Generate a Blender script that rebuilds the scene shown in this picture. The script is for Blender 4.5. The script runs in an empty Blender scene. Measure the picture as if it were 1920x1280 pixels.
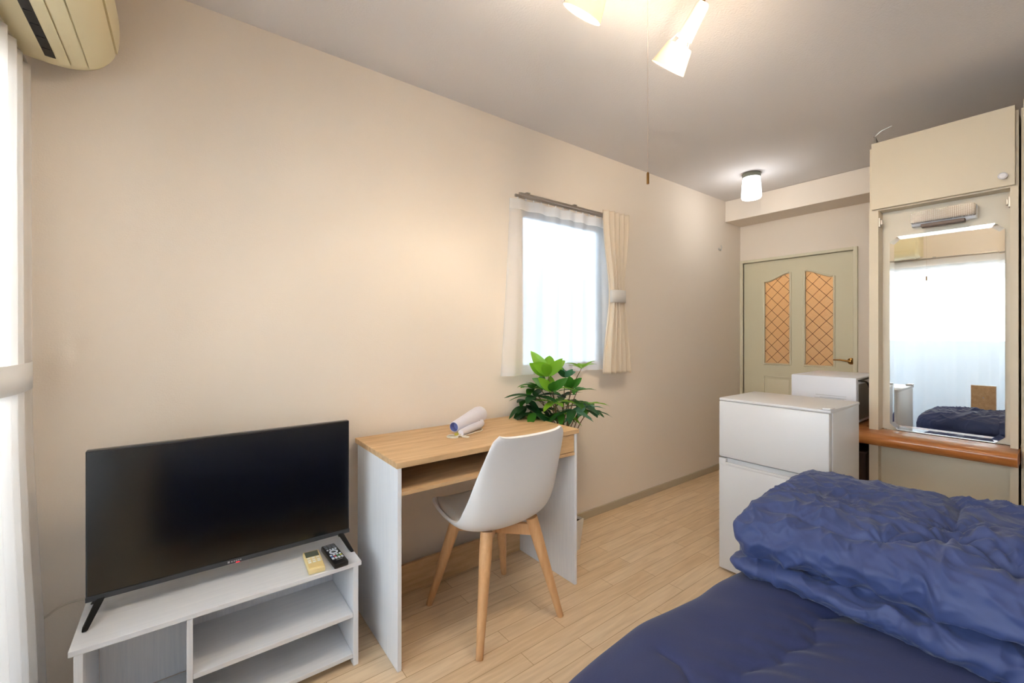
import bpy, bmesh, math, random
import numpy as np
from mathutils import Vector, Matrix
random.seed(7)
PI = math.pi
sc = bpy.context.scene
COL = sc.collection

# ------------------------------------------------------------------ camera
cam_d = bpy.data.cameras.new('camera'); cam = bpy.data.objects.new('camera', cam_d); COL.objects.link(cam)
cam.location = (0, 0, 1.2)
cam.rotation_euler = (PI/2, 0, math.radians(52.7965 - 90))
cam_d.sensor_width = 36; cam_d.lens = 36*810/1920; cam_d.shift_y = -14/1920; cam_d.clip_start = .02
sc.camera = cam
# ------------------------------------------------------------------ sky / exposure
sc.view_settings.view_transform = 'Standard'; sc.view_settings.look = 'None'
sc.view_settings.gamma = 1; sc.view_settings.exposure = 1.15; sc.view_settings.use_curve_mapping = False
w = bpy.data.worlds.new('sky'); sc.world = w; w.use_nodes = True
wn = w.node_tree.nodes; wl = w.node_tree.links
bg = wn['Background']; tc = wn.new('ShaderNodeTexCoord'); sp = wn.new('ShaderNodeSeparateXYZ'); cr = wn.new('ShaderNodeValToRGB')
wl.new(tc.outputs['Generated'], sp.inputs[0]); wl.new(sp.outputs['Z'], cr.inputs[0]); wl.new(cr.outputs[0], bg.inputs[0])
cr.color_ramp.elements[0].color = (.96, .98, 1, 1); cr.color_ramp.elements[0].position = 0
cr.color_ramp.elements[1].color = (.80, .88, 1, 1); cr.color_ramp.elements[1].position = .9
bg.inputs[1].default_value = 8.8
def area_portal(name, loc, rot, sx, sy):
    d = bpy.data.lights.new(name, 'AREA'); d.shape = 'RECTANGLE'; d.size = sx; d.size_y = sy
    d.cycles.is_portal = True
    o = bpy.data.objects.new(name, d); o.location = loc; o.rotation_euler = rot; COL.objects.link(o)
area_portal('sky_portal', (-.60, .35, 1.02), (0, -PI/2, 0), 2.0, 2.7)
area_portal('sky_portal', (1.93, 2.08, 1.45), (-PI/2, 0, 0), .76, 1.0)
def lamp(name, kind, loc, power, col, size=.05, **k):
    d = bpy.data.lights.new(name, kind); d.energy = power; d.color = col
    d.shadow_soft_size = size
    for a, b in k.items(): setattr(d, a, b)
    o = bpy.data.objects.new(name, d); o.location = loc; COL.objects.link(o)
    return o

# ------------------------------------------------------------------ helpers
def lin(c):
    return tuple(((v/255)/12.92 if v/255 <= .04045 else ((v/255+.055)/1.055)**2.4) for v in c)
MATS = {}
def mat(name, rgb, rough=.5, metal=0., bump=None, spec=None, var=None, coat=0., emit=None, trans=0., ior=None, sheen=0.):
    if name in MATS: return MATS[name]
    m = bpy.data.materials.new(name); m.use_nodes = True; MATS[name] = m
    n = m.node_tree.nodes; l = m.node_tree.links; b = n['Principled BSDF']
    c = (*lin(rgb), 1)
    b.inputs['Base Color'].default_value = c
    b.inputs['Roughness'].default_value = rough; b.inputs['Metallic'].default_value = metal
    if spec is not None: b.inputs['Specular IOR Level'].default_value = spec
    if coat: b.inputs['Coat Weight'].default_value = coat; b.inputs['Coat Roughness'].default_value = .05
    if trans: b.inputs['Transmission Weight'].default_value = trans
    if ior: b.inputs['IOR'].default_value = ior
    if sheen: b.inputs['Sheen Weight'].default_value = sheen; b.inputs['Sheen Roughness'].default_value = .4
    if emit:
        b.inputs['Emission Color'].default_value = (*lin(emit[0]), 1); b.inputs['Emission Strength'].default_value = emit[1]
    if bump or var:
        t = n.new('ShaderNodeTexCoord')
    if bump:      # (scale, strength, detail)
        nz = n.new('ShaderNodeTexNoise'); nz.inputs['Scale'].default_value = bump[0]; nz.inputs['Detail'].default_value = bump[2] if len(bump) > 2 else 3
        bp = n.new('ShaderNodeBump'); bp.inputs['Strength'].default_value = bump[1]; bp.inputs['Distance'].default_value = .002
        l.new(t.outputs['Object'], nz.inputs[0]); l.new(nz.outputs[0], bp.inputs['Height']); l.new(bp.outputs[0], b.inputs['Normal'])
    if var:       # (scale, amount)
        nz = n.new('ShaderNodeTexNoise'); nz.inputs['Scale'].default_value = var[0]; nz.inputs['Detail'].default_value = 4
        mx = n.new('ShaderNodeMix'); mx.data_type = 'RGBA'
        mx.inputs[6].default_value = tuple(v*(1-var[1]) for v in c[:3])+(1,); mx.inputs[7].default_value = tuple(min(1, v*(1+var[1])) for v in c[:3])+(1,)
        l.new(t.outputs['Object'], nz.inputs[0]); l.new(nz.outputs[0], mx.inputs[0]); l.new(mx.outputs[2], b.inputs['Base Color'])
    return m
def wood(name, c1, c2, scale=(2, 30, 30), rough=.45, bump=.08, warp=2.5):
    if name in MATS: return MATS[name]
    m = mat(name, c1, rough); n = m.node_tree.nodes; l = m.node_tree.links; b = n['Principled BSDF']
    t = n.new('ShaderNodeTexCoord'); mp = n.new('ShaderNodeMapping'); mp.inputs['Scale'].default_value = scale
    nz = n.new('ShaderNodeTexNoise'); nz.inputs['Scale'].default_value = 1.5; nz.inputs['Detail'].default_value = 8; nz.inputs['Distortion'].default_value = warp*.2
    nz.inputs['Roughness'].default_value = .65
    r = n.new('ShaderNodeValToRGB'); r.color_ramp.elements[0].position = .3; r.color_ramp.elements[1].position = .7
    r.color_ramp.elements[0].color = (*lin(c2), 1); r.color_ramp.elements[1].color = (*lin(c1), 1)
    bp = n.new('ShaderNodeBump'); bp.inputs['Strength'].default_value = bump; bp.inputs['Distance'].default_value = .002
    l.new(t.outputs['Object'], mp.inputs[0]); l.new(mp.outputs[0], nz.inputs[0]); l.new(nz.outputs[0], r.inputs[0])
    l.new(r.outputs[0], b.inputs['Base Color']); l.new(nz.outputs[0], bp.inputs['Height']); l.new(bp.outputs[0], b.inputs['Normal'])
    return m
def cloth(name, rgb, transl=.4, transp=0., rough=.8, weave=400):
    m = bpy.data.materials.new(name); m.use_nodes = True; MATS[name] = m
    n = m.node_tree.nodes; l = m.node_tree.links; n.remove(n['Principled BSDF']); out = n['Material Output']
    d = n.new('ShaderNodeBsdfDiffuse'); t = n.new('ShaderNodeBsdfTranslucent'); mx = n.new('ShaderNodeMixShader')
    c = (*lin(rgb), 1); d.inputs[0].default_value = c; t.inputs[0].default_value = c
    mx.inputs[0].default_value = transl; l.new(d.outputs[0], mx.inputs[1]); l.new(t.outputs[0], mx.inputs[2])
    o = mx
    if transp:
        tr = n.new('ShaderNodeBsdfTransparent'); m2 = n.new('ShaderNodeMixShader'); m2.inputs[0].default_value = transp
        l.new(mx.outputs[0], m2.inputs[1]); l.new(tr.outputs[0], m2.inputs[2]); o = m2
    tcn = n.new('ShaderNodeTexCoord'); nz = n.new('ShaderNodeTexNoise'); nz.inputs['Scale'].default_value = weave
    bp = n.new('ShaderNodeBump'); bp.inputs['Strength'].default_value = .15; bp.inputs['Distance'].default_value = .001
    l.new(tcn.outputs['Object'], nz.inputs[0]); l.new(nz.outputs[0], bp.inputs['Height']); l.new(bp.outputs[0], d.inputs['Normal'])
    l.new(o.outputs[0], out.inputs[0]); return m

def tag(o, label=None, cat=None, group=None, kind=None):
    if label: o['label'] = label
    if cat: o['category'] = cat
    if group: o['group'] = group
    if kind: o['kind'] = kind
    return o
def empty(name, loc, label, cat, group=None, kind=None):
    o = bpy.data.objects.new(name, None); COL.objects.link(o); o.location = loc; o.empty_display_size = .05
    return tag(o, label, cat, group, kind)
def link(name, me, m, parent=None, smooth=False):
    if m is not None:
        for q in (m if isinstance(m, (list, tuple)) else [m]): me.materials.append(q)
    if smooth:
        for p in me.polygons: p.use_smooth = True
    o = bpy.data.objects.new(name, me); COL.objects.link(o)
    if parent is not None:
        o.parent = parent
        # geometry is written in world space; undo the parent chain's location
        off = Vector((0, 0, 0)); q = parent
        while q is not None: off += q.location; q = q.parent
        me.transform(Matrix.Translation(-off))
    return o
class MB:
    def __init__(s): s.bm = bmesh.new(); s.mi = 0
    def _post(s, vs, fs, M=None):
        if M is not None: bmesh.ops.transform(s.bm, matrix=M, verts=vs)
        for f in fs: f.material_index = s.mi
    def box(s, x0, x1, y0, y1, z0, z1, bev=0., M=None, seg=2):
        b2 = bmesh.new(); bmesh.ops.create_cube(b2, size=1)
        for v in b2.verts:
            v.co = Vector(((x0+x1)/2+v.co.x*(x1-x0), (y0+y1)/2+v.co.y*(y1-y0), (z0+z1)/2+v.co.z*(z1-z0)))
        if bev: bmesh.ops.bevel(b2, geom=b2.edges[:], offset=bev, segments=seg, affect='EDGES', profile=.5)
        return s.merge(b2, M)
    def merge(s, b2, M=None):
        if M is not None: bmesh.ops.transform(b2, matrix=M, verts=b2.verts[:])
        for f in b2.faces: f.material_index = s.mi
        bmesh.ops.recalc_face_normals(b2, faces=b2.faces[:])
        me = bpy.data.meshes.new('t'); b2.to_mesh(me); b2.free(); s.bm.from_mesh(me); bpy.data.meshes.remove(me)
        return s
    def prism(s, pts, axis, a, b, bev=0.):
        """extrude 2D polygon pts along axis from a to b"""
        b2 = bmesh.new()
        def P(p, t):
            return {'x': (t, p[0], p[1]), 'y': (p[0], t, p[1]), 'z': (p[0], p[1], t)}[axis]
        v0 = [b2.verts.new(P(p, a)) for p in pts]; v1 = [b2.verts.new(P(p, b)) for p in pts]
        b2.faces.new(v0); b2.faces.new(v1[::-1])
        for i in range(len(pts)):
            j = (i+1) % len(pts); b2.faces.new((v0[i], v1[i], v1[j], v0[j]))
        if bev: bmesh.ops.bevel(b2, geom=b2.edges[:], offset=bev, segments=2, affect='EDGES')
        return s.merge(b2)
    def tube(s, pts, r, seg=12, caps=True):
        pts = [Vector(p) for p in pts]; n = len(pts); rs = r if isinstance(r, (list, tuple)) else [r]*n
        b2 = bmesh.new(); rings = []; up = None
        for i, p in enumerate(pts):
            t = (pts[min(i+1, n-1)]-pts[max(i-1, 0)]).normalized()
            if up is None: up = Vector((0, 0, 1)) if abs(t.z) < .9 else Vector((1, 0, 0))
            a = (up - t*up.dot(t)).normalized(); b = t.cross(a); up = a
            rings.append([b2.verts.new(p+(a*math.cos(2*PI*k/seg)+b*math.sin(2*PI*k/seg))*rs[i]) for k in range(seg)])
        for i in range(n-1):
            for k in range(seg):
                b2.faces.new((rings[i][k], rings[i][(k+1) % seg], rings[i+1][(k+1) % seg], rings[i+1][k]))
        if caps: b2.faces.new(rings[0][::-1]); b2.faces.new(rings[-1])
        return s.merge(b2)
    def lathe(s, prof, M=None, seg=32):
        b2 = bmesh.new(); rings = []
        for r, z in prof:
            rings.append([b2.verts.new((max(r, 1e-5)*math.cos(2*PI*k/seg), max(r, 1e-5)*math.sin(2*PI*k/seg), z)) for k in range(seg)])
        for i in range(len(prof)-1):
            for k in range(seg):
                b2.faces.new((rings[i][k], rings[i][(k+1) % seg], rings[i+1][(k+1) % seg], rings[i+1][k]))
        bmesh.ops.remove_doubles(b2, verts=b2.verts[:], dist=1e-6)
        return s.merge(b2, M)
    def build(s, name, m, parent=None, smooth=False, angle=None):
        me = bpy.data.meshes.new(name); s.bm.to_mesh(me); s.bm.free()
        if smooth:
            for p in me.polygons: p.use_smooth = True
            me.set_sharp_from_angle(angle=math.radians(angle or 35))
        return link(name, me, m, parent)
def grid_mesh(name, P, m, parent=None, closed_u=False, solid=0.):
    """P: (nu, nv, 3) array"""
    nu, nv = P.shape[:2]; me = bpy.data.meshes.new(name)
    I = np.arange(nu*nv).reshape(nu, nv)
    if closed_u: I = np.vstack([I, I[:1]])
    f = np.stack([I[:-1, :-1], I[1:, :-1], I[1:, 1:], I[:-1, 1:]], -1).reshape(-1, 4)
    me.from_pydata(P.reshape(-1, 3).tolist(), [], f.tolist())
    o = link(name, me, m, parent, True)
    if solid:
        md = o.modifiers.new('s', 'SOLIDIFY'); md.thickness = solid; md.offset = 0
    return o
def aim(p, d):
    d = Vector(d).normalized(); return Matrix.Translation(Vector(p)) @ d.to_track_quat('Z', 'Y').to_matrix().to_4x4()
def catmull(pts, n, closed=False):
    P = np.array(pts, float); k = len(P); out = []
    segs = k if closed else k-1
    for i in range(segs):
        if closed: a, b, c, d = P[(i-1) % k], P[i], P[(i+1) % k], P[(i+2) % k]
        else: a, b, c, d = P[max(i-1, 0)], P[i], P[i+1], P[min(i+2, k-1)]
        for j in range(n):
            t = j/n
            out.append(.5*((2*b)+(-a+c)*t+(2*a-5*b+4*c-d)*t*t+(-a+3*b-3*c+d)*t**3))
    if not closed: out.append(P[-1])
    return np.array(out)
_rng = np.random.RandomState(3); _perm = np.tile(_rng.permutation(256), 3); _g = _rng.normal(size=(256, 3)); _g /= np.linalg.norm(_g, axis=1)[:, None]
def perlin(x, y, z):
    xi = np.floor(x).astype(int); yi = np.floor(y).astype(int); zi = np.floor(z).astype(int)
    xf = x-xi; yf = y-yi; zf = z-zi; xi &= 255; yi &= 255; zi &= 255
    fd = lambda t: t*t*t*(t*(t*6-15)+10)
    u, v, q = fd(xf), fd(yf), fd(zf); r = 0
    for a in (0, 1):
        for b in (0, 1):
            for c in (0, 1):
                g = _g[_perm[_perm[_perm[xi+a]+yi+b]+zi+c]]
                d = g[..., 0]*(xf-a)+g[..., 1]*(yf-b)+g[..., 2]*(zf-c)
                r = r + d*(u if a else 1-u)*(v if b else 1-v)*(q if c else 1-q)
    return r

# ------------------------------------------------------------------ materials
def wallpaper():
    m = mat('wallpaper', (240, 228, 214), .9); n = m.node_tree.nodes; l = m.node_tree.links; b = n['Principled BSDF']
    b.inputs['Specular IOR Level'].default_value = .2
    t = n.new('ShaderNodeTexCoord'); a = n.new('ShaderNodeTexNoise'); a.inputs['Scale'].default_value = 220; a.inputs['Detail'].default_value = 2
    mp = n.new('ShaderNodeMapping'); mp.inputs['Scale'].default_value = (60, 60, 260)
    c = n.new('ShaderNodeTexNoise'); c.inputs['Scale'].default_value = 1; ad = n.new('ShaderNodeMath'); ad.operation = 'ADD'
    bp = n.new('ShaderNodeBump'); bp.inputs['Strength'].default_value = .35; bp.inputs['Distance'].default_value = .0012
    l.new(t.outputs['Object'], a.inputs[0]); l.new(t.outputs['Object'], mp.inputs[0]); l.new(mp.outputs[0], c.inputs[0])
    l.new(a.outputs[0], ad.inputs[0]); l.new(c.outputs[0], ad.inputs[1]); l.new(ad.outputs[0], bp.inputs['Height']); l.new(bp.outputs[0], b.inputs['Normal'])
    return m
M_wall = wallpaper()
M_ceil = mat('ceiling_paper', (229, 224, 222), .95, bump=(120, .6, 3), spec=.1)
M_cream = mat('cream_paint', (218, 204, 180), .45, var=(3, .03))
M_creamd = mat('door_paint', (222, 214, 186), .45)
M_frame = mat('frame_paint', (226, 218, 192), .4)
M_white = mat('white_plastic', (236, 236, 238), .35)
M_gloss = mat('fridge_enamel', (222, 222, 224), .38, coat=.12)
M_lam = wood('white_laminate', (236, 237, 240), (226, 228, 233), (3, 60, 60), .5, .05)
M_lamz = wood('white_laminate_vertical', (244, 246, 250), (230, 234, 241), (90, 90, 3), .5, .05)
M_oak = wood('oak_laminate', (226, 192, 148), (196, 158, 114), (3, 26, 26), .5, .06)
M_beech = wood('beech', (222, 176, 128), (206, 156, 108), (40, 40, 3), .45, .04)
M_shelf = wood('stained_pine', (204, 134, 74), (160, 90, 42), (30, 2.5, 30), .14, .02)
M_dark = wood('dark_walnut', (84, 54, 36), (46, 28, 20), (30, 30, 3), .5, .1)
M_black = mat('black_plastic', (26, 27, 30), .3)
M_screen = mat('tv_glass', (5, 6, 8), .17, spec=.9)
M_ac = mat('aged_plastic', (226, 214, 176), .4)
M_vent = mat('vent_black', (14, 14, 14), .6)
M_steel = mat('brushed_steel', (190, 185, 178), .3, 1.)
M_brass = mat('antique_brass', (168, 128, 72), .25, 1.)
M_mirror = mat('silvered_glass', (238, 242, 242), .0, 1.)
M_grey = mat('grey_panel', (150, 150, 148), .5)
M_greyp = mat('grey_laminate', (178, 176, 172), .5)
M_navy = mat('navy_polyester', (56, 70, 118), .6, bump=(70, .18, 4), sheen=.15)
M_navy2 = mat('navy_microfibre', (42, 51, 94), .75, bump=(160, .2, 3), sheen=.12)
M_hem = mat('navy_piping', (34, 40, 84), .7)
M_soil = mat('soil', (70, 52, 38), .95, bump=(60, 1.), var=(40, .4))
M_pot = mat('pot_ceramic', (232, 226, 216), .5)
M_stem = mat('plant_stem', (120, 98, 66), .7)
M_sheer = cloth('sheer_voile', (250, 251, 253), .45, .50)
M_drape = cloth('cream_drape', (240, 226, 206), .25)
M_drapew = cloth('white_drape', (250, 248, 246), .6)
M_alu = mat('aluminium_frame', (188, 190, 192), .35, .9)
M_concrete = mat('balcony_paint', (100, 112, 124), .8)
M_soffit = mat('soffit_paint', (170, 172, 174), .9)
M_bldg = mat('render_wall', (232, 232, 230), .9)
M_cord = mat('black_cord', (20, 20, 22), .5)
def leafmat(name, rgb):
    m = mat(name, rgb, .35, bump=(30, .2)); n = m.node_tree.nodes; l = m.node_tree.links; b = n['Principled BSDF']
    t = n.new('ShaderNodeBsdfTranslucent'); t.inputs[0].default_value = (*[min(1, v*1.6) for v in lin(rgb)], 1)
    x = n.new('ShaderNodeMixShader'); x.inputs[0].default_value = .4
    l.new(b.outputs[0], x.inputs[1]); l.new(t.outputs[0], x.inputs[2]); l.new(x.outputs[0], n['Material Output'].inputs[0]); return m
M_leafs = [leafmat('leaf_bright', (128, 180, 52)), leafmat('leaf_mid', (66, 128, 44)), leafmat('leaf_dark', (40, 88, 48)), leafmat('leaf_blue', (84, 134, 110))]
def floor_mat():
    m = mat('maple_floorboards', (222, 190, 152), .33); n = m.node_tree.nodes; l = m.node_tree.links; b = n['Principled BSDF']
    t = n.new('ShaderNodeTexCoord'); br = n.new('ShaderNodeTexBrick')
    br.offset = .37; br.inputs['Scale'].default_value = 1; br.inputs['Brick Width'].default_value = .62; br.inputs['Row Height'].default_value = .075
    br.inputs['Mortar Size'].default_value = .0013; br.inputs['Mortar Smooth'].default_value = .3; br.inputs['Bias'].default_value = 0
    br.inputs['Color1'].default_value = (*lin((238, 213, 180)), 1); br.inputs['Color2'].default_value = (*lin((230, 201, 164)), 1); br.inputs['Mortar'].default_value = (*lin((186, 148, 108)), 1)
    mp = n.new('ShaderNodeMapping'); mp.inputs['Scale'].default_value = (2.5, 28, 1)
    nz = n.new('ShaderNodeTexNoise'); nz.inputs['Scale'].default_value = 2; nz.inputs['Detail'].default_value = 8; nz.inputs['Distortion'].default_value = .6
    r = n.new('ShaderNodeValToRGB'); r.color_ramp.elements[0].position = .3; r.color_ramp.elements[1].position = .65
    r.color_ramp.elements[0].color = (.84, .80, .75, 1); r.color_ramp.elements[1].color = (1, 1, 1, 1)
    mx = n.new('ShaderNodeMix'); mx.data_type = 'RGBA'; mx.blend_type = 'MULTIPLY'; mx.inputs[0].default_value = 1
    bp = n.new('ShaderNodeBump'); bp.inputs['Strength'].default_value = .25; bp.inputs['Distance'].default_value = .002; bp.invert = True
    l.new(t.outputs['Object'], br.inputs[0]); l.new(t.outputs['Object'], mp.inputs[0]); l.new(mp.outputs[0], nz.inputs[0]); l.new(nz.outputs[0], r.inputs[0])
    l.new(br.outputs[0], mx.inputs[6]); l.new(r.outputs[0], mx.inputs[7]); l.new(mx.outputs[2], b.inputs['Base Color'])
    l.new(br.outputs['Fac'], bp.inputs['Height']); l.new(bp.outputs[0], b.inputs['Normal'])
    return m
M_floor = floor_mat()

# ------------------------------------------------------------------ room shell
H = 2.4; YL = 1.95; XW = -.44; XE = 4.19; YR = -1.15
def struct(name, mb, m, label, cat, smooth=False):
    o = mb.build(name, m, None, smooth); return tag(o, label, cat, None, 'structure')
struct('floor', MB().box(XW-.12, XE+1.2, YR-.12, YL+.12, -.1, 0), M_floor, 'pale maple floorboards running towards the door', 'floor')
struct('ceiling', MB().box(XW-.12, XE+1.2, YR-.12, YL+.12, H, H+.1), M_ceil, 'off-white papered ceiling carrying the spotlights', 'ceiling')
# left wall with the small window hole
wx0, wx1, wz0, wz1 = 1.56, 2.30, .985, 1.93
mb = MB(); mb.box(XW-.12, wx0, YL, YL+.12, 0, H); mb.box(wx1, XE, YL, YL+.12, 0, H); mb.box(wx0, wx1, YL, YL+.12, 0, wz0); mb.box(wx0, wx1, YL, YL+.12, wz1, H)
struct('wall_left', mb, M_wall, 'long cream papered wall behind the television and desk', 'wall')
# window wall with wide opening
bx0, bx1, bz1 = -.95, 1.80, 1.94
mb = MB(); mb.box(XW-.12, XW, bx1, YL, 0, H); mb.box(XW-.12, XW, YR, bx0, 0, H); mb.box(XW-.12, XW, bx0, bx1, bz1, H)
struct('wall_window', mb, M_wall, 'cream papered wall around the wide curtained balcony window', 'wall')
struct('wall_right', MB().box(XW-.12, XE+.12, YR-.12, YR, 0, H), M_wall, 'cream papered wall on the bed side of the room', 'wall')
dx0, dx1, dz = 1.08, 1.922, 1.86
mb = MB(); mb.box(XE, XE+.1, YR, dx0, 0, H); mb.box(XE, XE+.1, dx1, YL+.12, 0, H); mb.box(XE, XE+.1, dx0, dx1, dz, H)
struct('wall_end', mb, M_wall, 'cream papered end wall around the glazed door', 'wall')
struct('trim_1', MB().box(3.9, XE-.002, YR, YL-.002, 2.21, H-.002, .004), M_wall, 'papered ceiling beam running across above the door', 'beam')
struct('baseboard_left', MB().box(XW, XE-.03, YL-.012, YL, 0, .05, .002), mat('baseboard', (190, 176, 152), .6), 'slim beige baseboard along the left wall', 'baseboard')
struct('baseboard_end', MB().box(XE-.012, XE, .2, dx0-.05, 0, .05, .002), MATS['baseboard'], 'slim beige baseboard on the end wall right of the door', 'baseboard')

# hallway behind the door
mb = MB(); mb.box(XE+1.2, XE+1.3, .4, YL+.12, 0, H); mb.box(XE+.1, XE+1.2, YL, YL+.12, 0, H); mb.box(XE+.1, XE+1.2, .4, .5, 0, H)
struct('wall_hallway', mb, mat('hall_wall', (236, 210, 170), .8), 'warm hallway walls seen through the amber door panes', 'wall')
lamp('hallway_lamp', 'POINT', (XE+.55, 1.5, 2.1), 6, (1, .82, .62), .08)

# ------------------------------------------------------------------ door
door = empty('door_1', (XE, 1.5, 0), 'cream door with two arched amber lattice panes and brass lever', 'door', None, 'structure')
mb = MB()
fx = XE-.018
mb.box(fx, XE+.08, 1.922, 1.948, 0, 1.885, .003); mb.box(fx, XE+.08, 1.052, 1.08, 0, 1.885, .003); mb.box(fx, XE+.08, 1.08, 1.922, 1.86, 1.885, .003)
mb.box(XE+.03, XE+.05, 1.908, 1.922, 0, 1.86); mb.box(XE+.03, XE+.05, 1.08, 1.088, 0, 1.86)
mb.build('door_frame', M_frame, door, True)
LX0, LX1 = XE+.012, XE+.045
panes = [(1.537, 1.737, True), (1.219, 1.416, False)]     # (y0,y1, arch rises towards centre)
def arch(y0, y1, left, z0, zlo, zhi, n=14, grow=0.):
    y0 -= grow; y1 += grow; z0 -= grow; zlo += grow; zhi += grow
    pts = [(y1, z0), (y0, z0)]
    for i in range(n+1):
        t = i/n; y = y0+(y1-y0)*t
        s = (1-t) if left else t           # s=1 at the centre-side
        z = zlo+(zhi-zlo)*(.5-.5*math.cos(PI*min(1, s*1.0)))
        pts.append((y, z))
    return pts
# leaf built as strips around the panes
def strip_over(mb, y0, y1, left):
    p = arch(y0, y1, left, .94, 1.665, 1.73)[2:]
    b2 = bmesh.new()
    for (ya, za), (yb, zb) in zip(p[:-1], p[1:]):
        for x in (LX0, LX1):
            b2.faces.new([b2.verts.new((x, q[0], q[1])) for q in ((ya, za), (yb, zb), (yb, 1.858), (ya, 1.858))])
        b2.faces.new([b2.verts.new(q) for q in ((LX0, ya, za), (LX0, yb, zb), (LX1, yb, zb), (LX1, ya, za))])
    bmesh.ops.remove_doubles(b2, verts=b2.verts[:], dist=1e-5); mb.merge(b2)
mb = MB()
for a, b in ((1.737, 1.92), (1.416, 1.537), (1.082, 1.219)): mb.box(LX0, LX1, a, b, .004, 1.858)
for y0, y1, L in panes:
    strip_over(mb, y0, y1, L); mb.box(LX0, LX1, y0, y1, .004, .94)
leaf = mb.build('door_leaf', M_creamd, door)
m = mat('amber_glass', (255, 226, 178), .35, trans=.0); n = m.node_tree.nodes; l = m.node_tree.links; b = n['Principled BSDF']
b.inputs['Transmission Weight'].default_value = .55; b.inputs['Roughness'].default_value = .3
t = n.new('ShaderNodeTexCoord'); vz = n.new('ShaderNodeTexNoise'); vz.inputs['Scale'].default_value = 90; bp = n.new('ShaderNodeBump'); bp.inputs['Strength'].default_value = .8; bp.inputs['Distance'].default_value = .004
l.new(t.outputs['Object'], vz.inputs[0]); l.new(vz.outputs[0], bp.inputs['Height']); l.new(bp.outputs[0], b.inputs['Normal'])
for y0, y1, L in panes:
    g = MB().prism(arch(y0, y1, L, .94, 1.665, 1.73), 'x', LX0+.012, LX0+.016).build('glass_pane', m, door); g['label'] = 'amber textured glass pane'
    mb = MB()       # diamond lead lattice clipped to pane
    dy, dzz = .098, .105; zt = lambda y: 1.665+.065*(.5-.5*math.cos(PI*((1-(y-y0)/(y1-y0)) if L else (y-y0)/(y1-y0))))
    for sgn in (1, -1):
        k = dzz/dy*sgn
        for i in range(-30, 40):
            c0 = .94 + i*dzz          # z = c0 + k*(y-y0)
            seg = []
            for j in range(41):
                y = y0+(y1-y0)*j/40; z = c0+k*(y-y0)
                if .942 < z < zt(y)-.002: seg.append((LX0+.010, y, z))
            if len(seg) > 2: mb.tube([seg[0], seg[-1]], .0018, 6)
    mb.build('lattice', mat('lead_came', (110, 60, 34), .5), g)
    mb = MB(); pr = arch(y0, y1, L, .94, 1.665, 1.73, grow=.008)
    mb.tube([(LX0-.002, p[0], p[1]) for p in pr+pr[:1]], .008, 8)
    mb.build('pane_moulding', M_frame, door, True)
for y0, y1 in ((1.512, 1.75), (1.205, 1.44)):
    mb = MB(); a, b_ = .25, .826
    for q in ((y0, y1, b_-.012, b_), (y0, y1, a, a+.012), (y0, y0+.012, a, b_), (y1-.012, y1, a, b_)): mb.box(LX0-.006, LX0+.004, *q, .003)
    mb.box(LX0-.002, LX0+.004, y0+.03, y1-.03, a+.03, b_-.03, .002)
    mb.build('panel_moulding', M_frame, door, True)
mb = MB(); mb.lathe([(0, 0), (.024, 0), (.026, .004), (.018, .010), (.009, .014), (.009, .045), (0, .046)], aim((LX0, 1.098, .985), (-1, 0, 0)))
mb.tube([(LX0-.042, 1.098, .985), (LX0-.046, 1.12, .988), (LX0-.044, 1.16, .994), (LX0-.042, 1.205, .992)], [.009, .008, .006, .005], 12)
mb.build('door_handle', M_brass, door, True)['label'] = 'antique brass lever handle'

# ------------------------------------------------------------------ small window
win = empty('window_1', (1.88, YL, wz0), 'small side window glowing behind sheer curtain above the desk plant', 'window', None, 'structure')
mb = MB(); y0, y1 = YL+.05, YL+.09
for q in ((wx0, wx1, wz0, wz0+.03), (wx0, wx1, wz1-.03, wz1), (wx0, wx0+.03, wz0, wz1), (wx1-.03, wx1, wz0, wz1)):
    mb.box(q[0]+.001, q[1]-.001, y0, y1, q[2]+.001, q[3]-.001, .003)
mb.build('window_frame', M_alu, win)
gl = bpy.data.materials.new('window_glass'); gl.use_nodes = True; n = gl.node_tree.nodes; l = gl.node_tree.links; n.remove(n['Principled BSDF'])
a = n.new('ShaderNodeBsdfTransparent'); b = n.new('ShaderNodeBsdfGlossy'); b.inputs['Roughness'].default_value = .02; x = n.new('ShaderNodeMixShader'); fr = n.new('ShaderNodeFresnel'); fr.inputs[0].default_value = 1.3
a.inputs[0].default_value = (.96, .98, .98, 1)
l.new(fr.outputs[0], x.inputs[0]); l.new(a.outputs[0], x.inputs[1]); l.new(b.outputs[0], x.inputs[2]); l.new(x.outputs[0], n['Material Output'].inputs[0])
MB().box(wx0+.02, wx1-.02, YL+.068, YL+.072, wz0+.02, wz1-.02).build('glass_pane', gl, win)

def curtain(y_or_x, axis, c0, c1, z0, z1, amp, waves, shape=None, nz=60, nu=260, phase=0., hem=.0, rnd=.3):
    """pleated cloth; axis 'x' runs along x at y=pos, axis 'y' runs along y at x=pos. shape(t)->(scale,shift) t=0 top"""
    U = np.linspace(0, 1, nu)[:, None]; T = np.linspace(0, 1, nz)[None, :]
    sc_, sh = (1, 0) if shape is None else shape(T)
    mid = (c0+c1)/2; wdt = (c1-c0)
    s = mid+sh+(U-.5)*wdt*sc_
    wv = np.sin(2*PI*waves*U+phase+rnd*2*np.sin(3.1*U*PI+phase)) + rnd*.8*np.sin(2*PI*waves*.37*U+1.3+2.0*T)
    d = amp*wv*(.55+.45*T)*(1+0*U)
    d = d + .0015*perlin(U*30+0*T, T*6+0*U, 0*U*T+.5)
    s = s + .18*amp*np.cos(2*PI*waves*U*2+phase)*(.4+.6*T)
    z = z1+(z0-z1)*T+0*U
    if axis == 'x': return np.stack([s+0*z, y_or_x+d, z], -1)
    return np.stack([y_or_x+d, s+0*z, z], -1)

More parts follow.
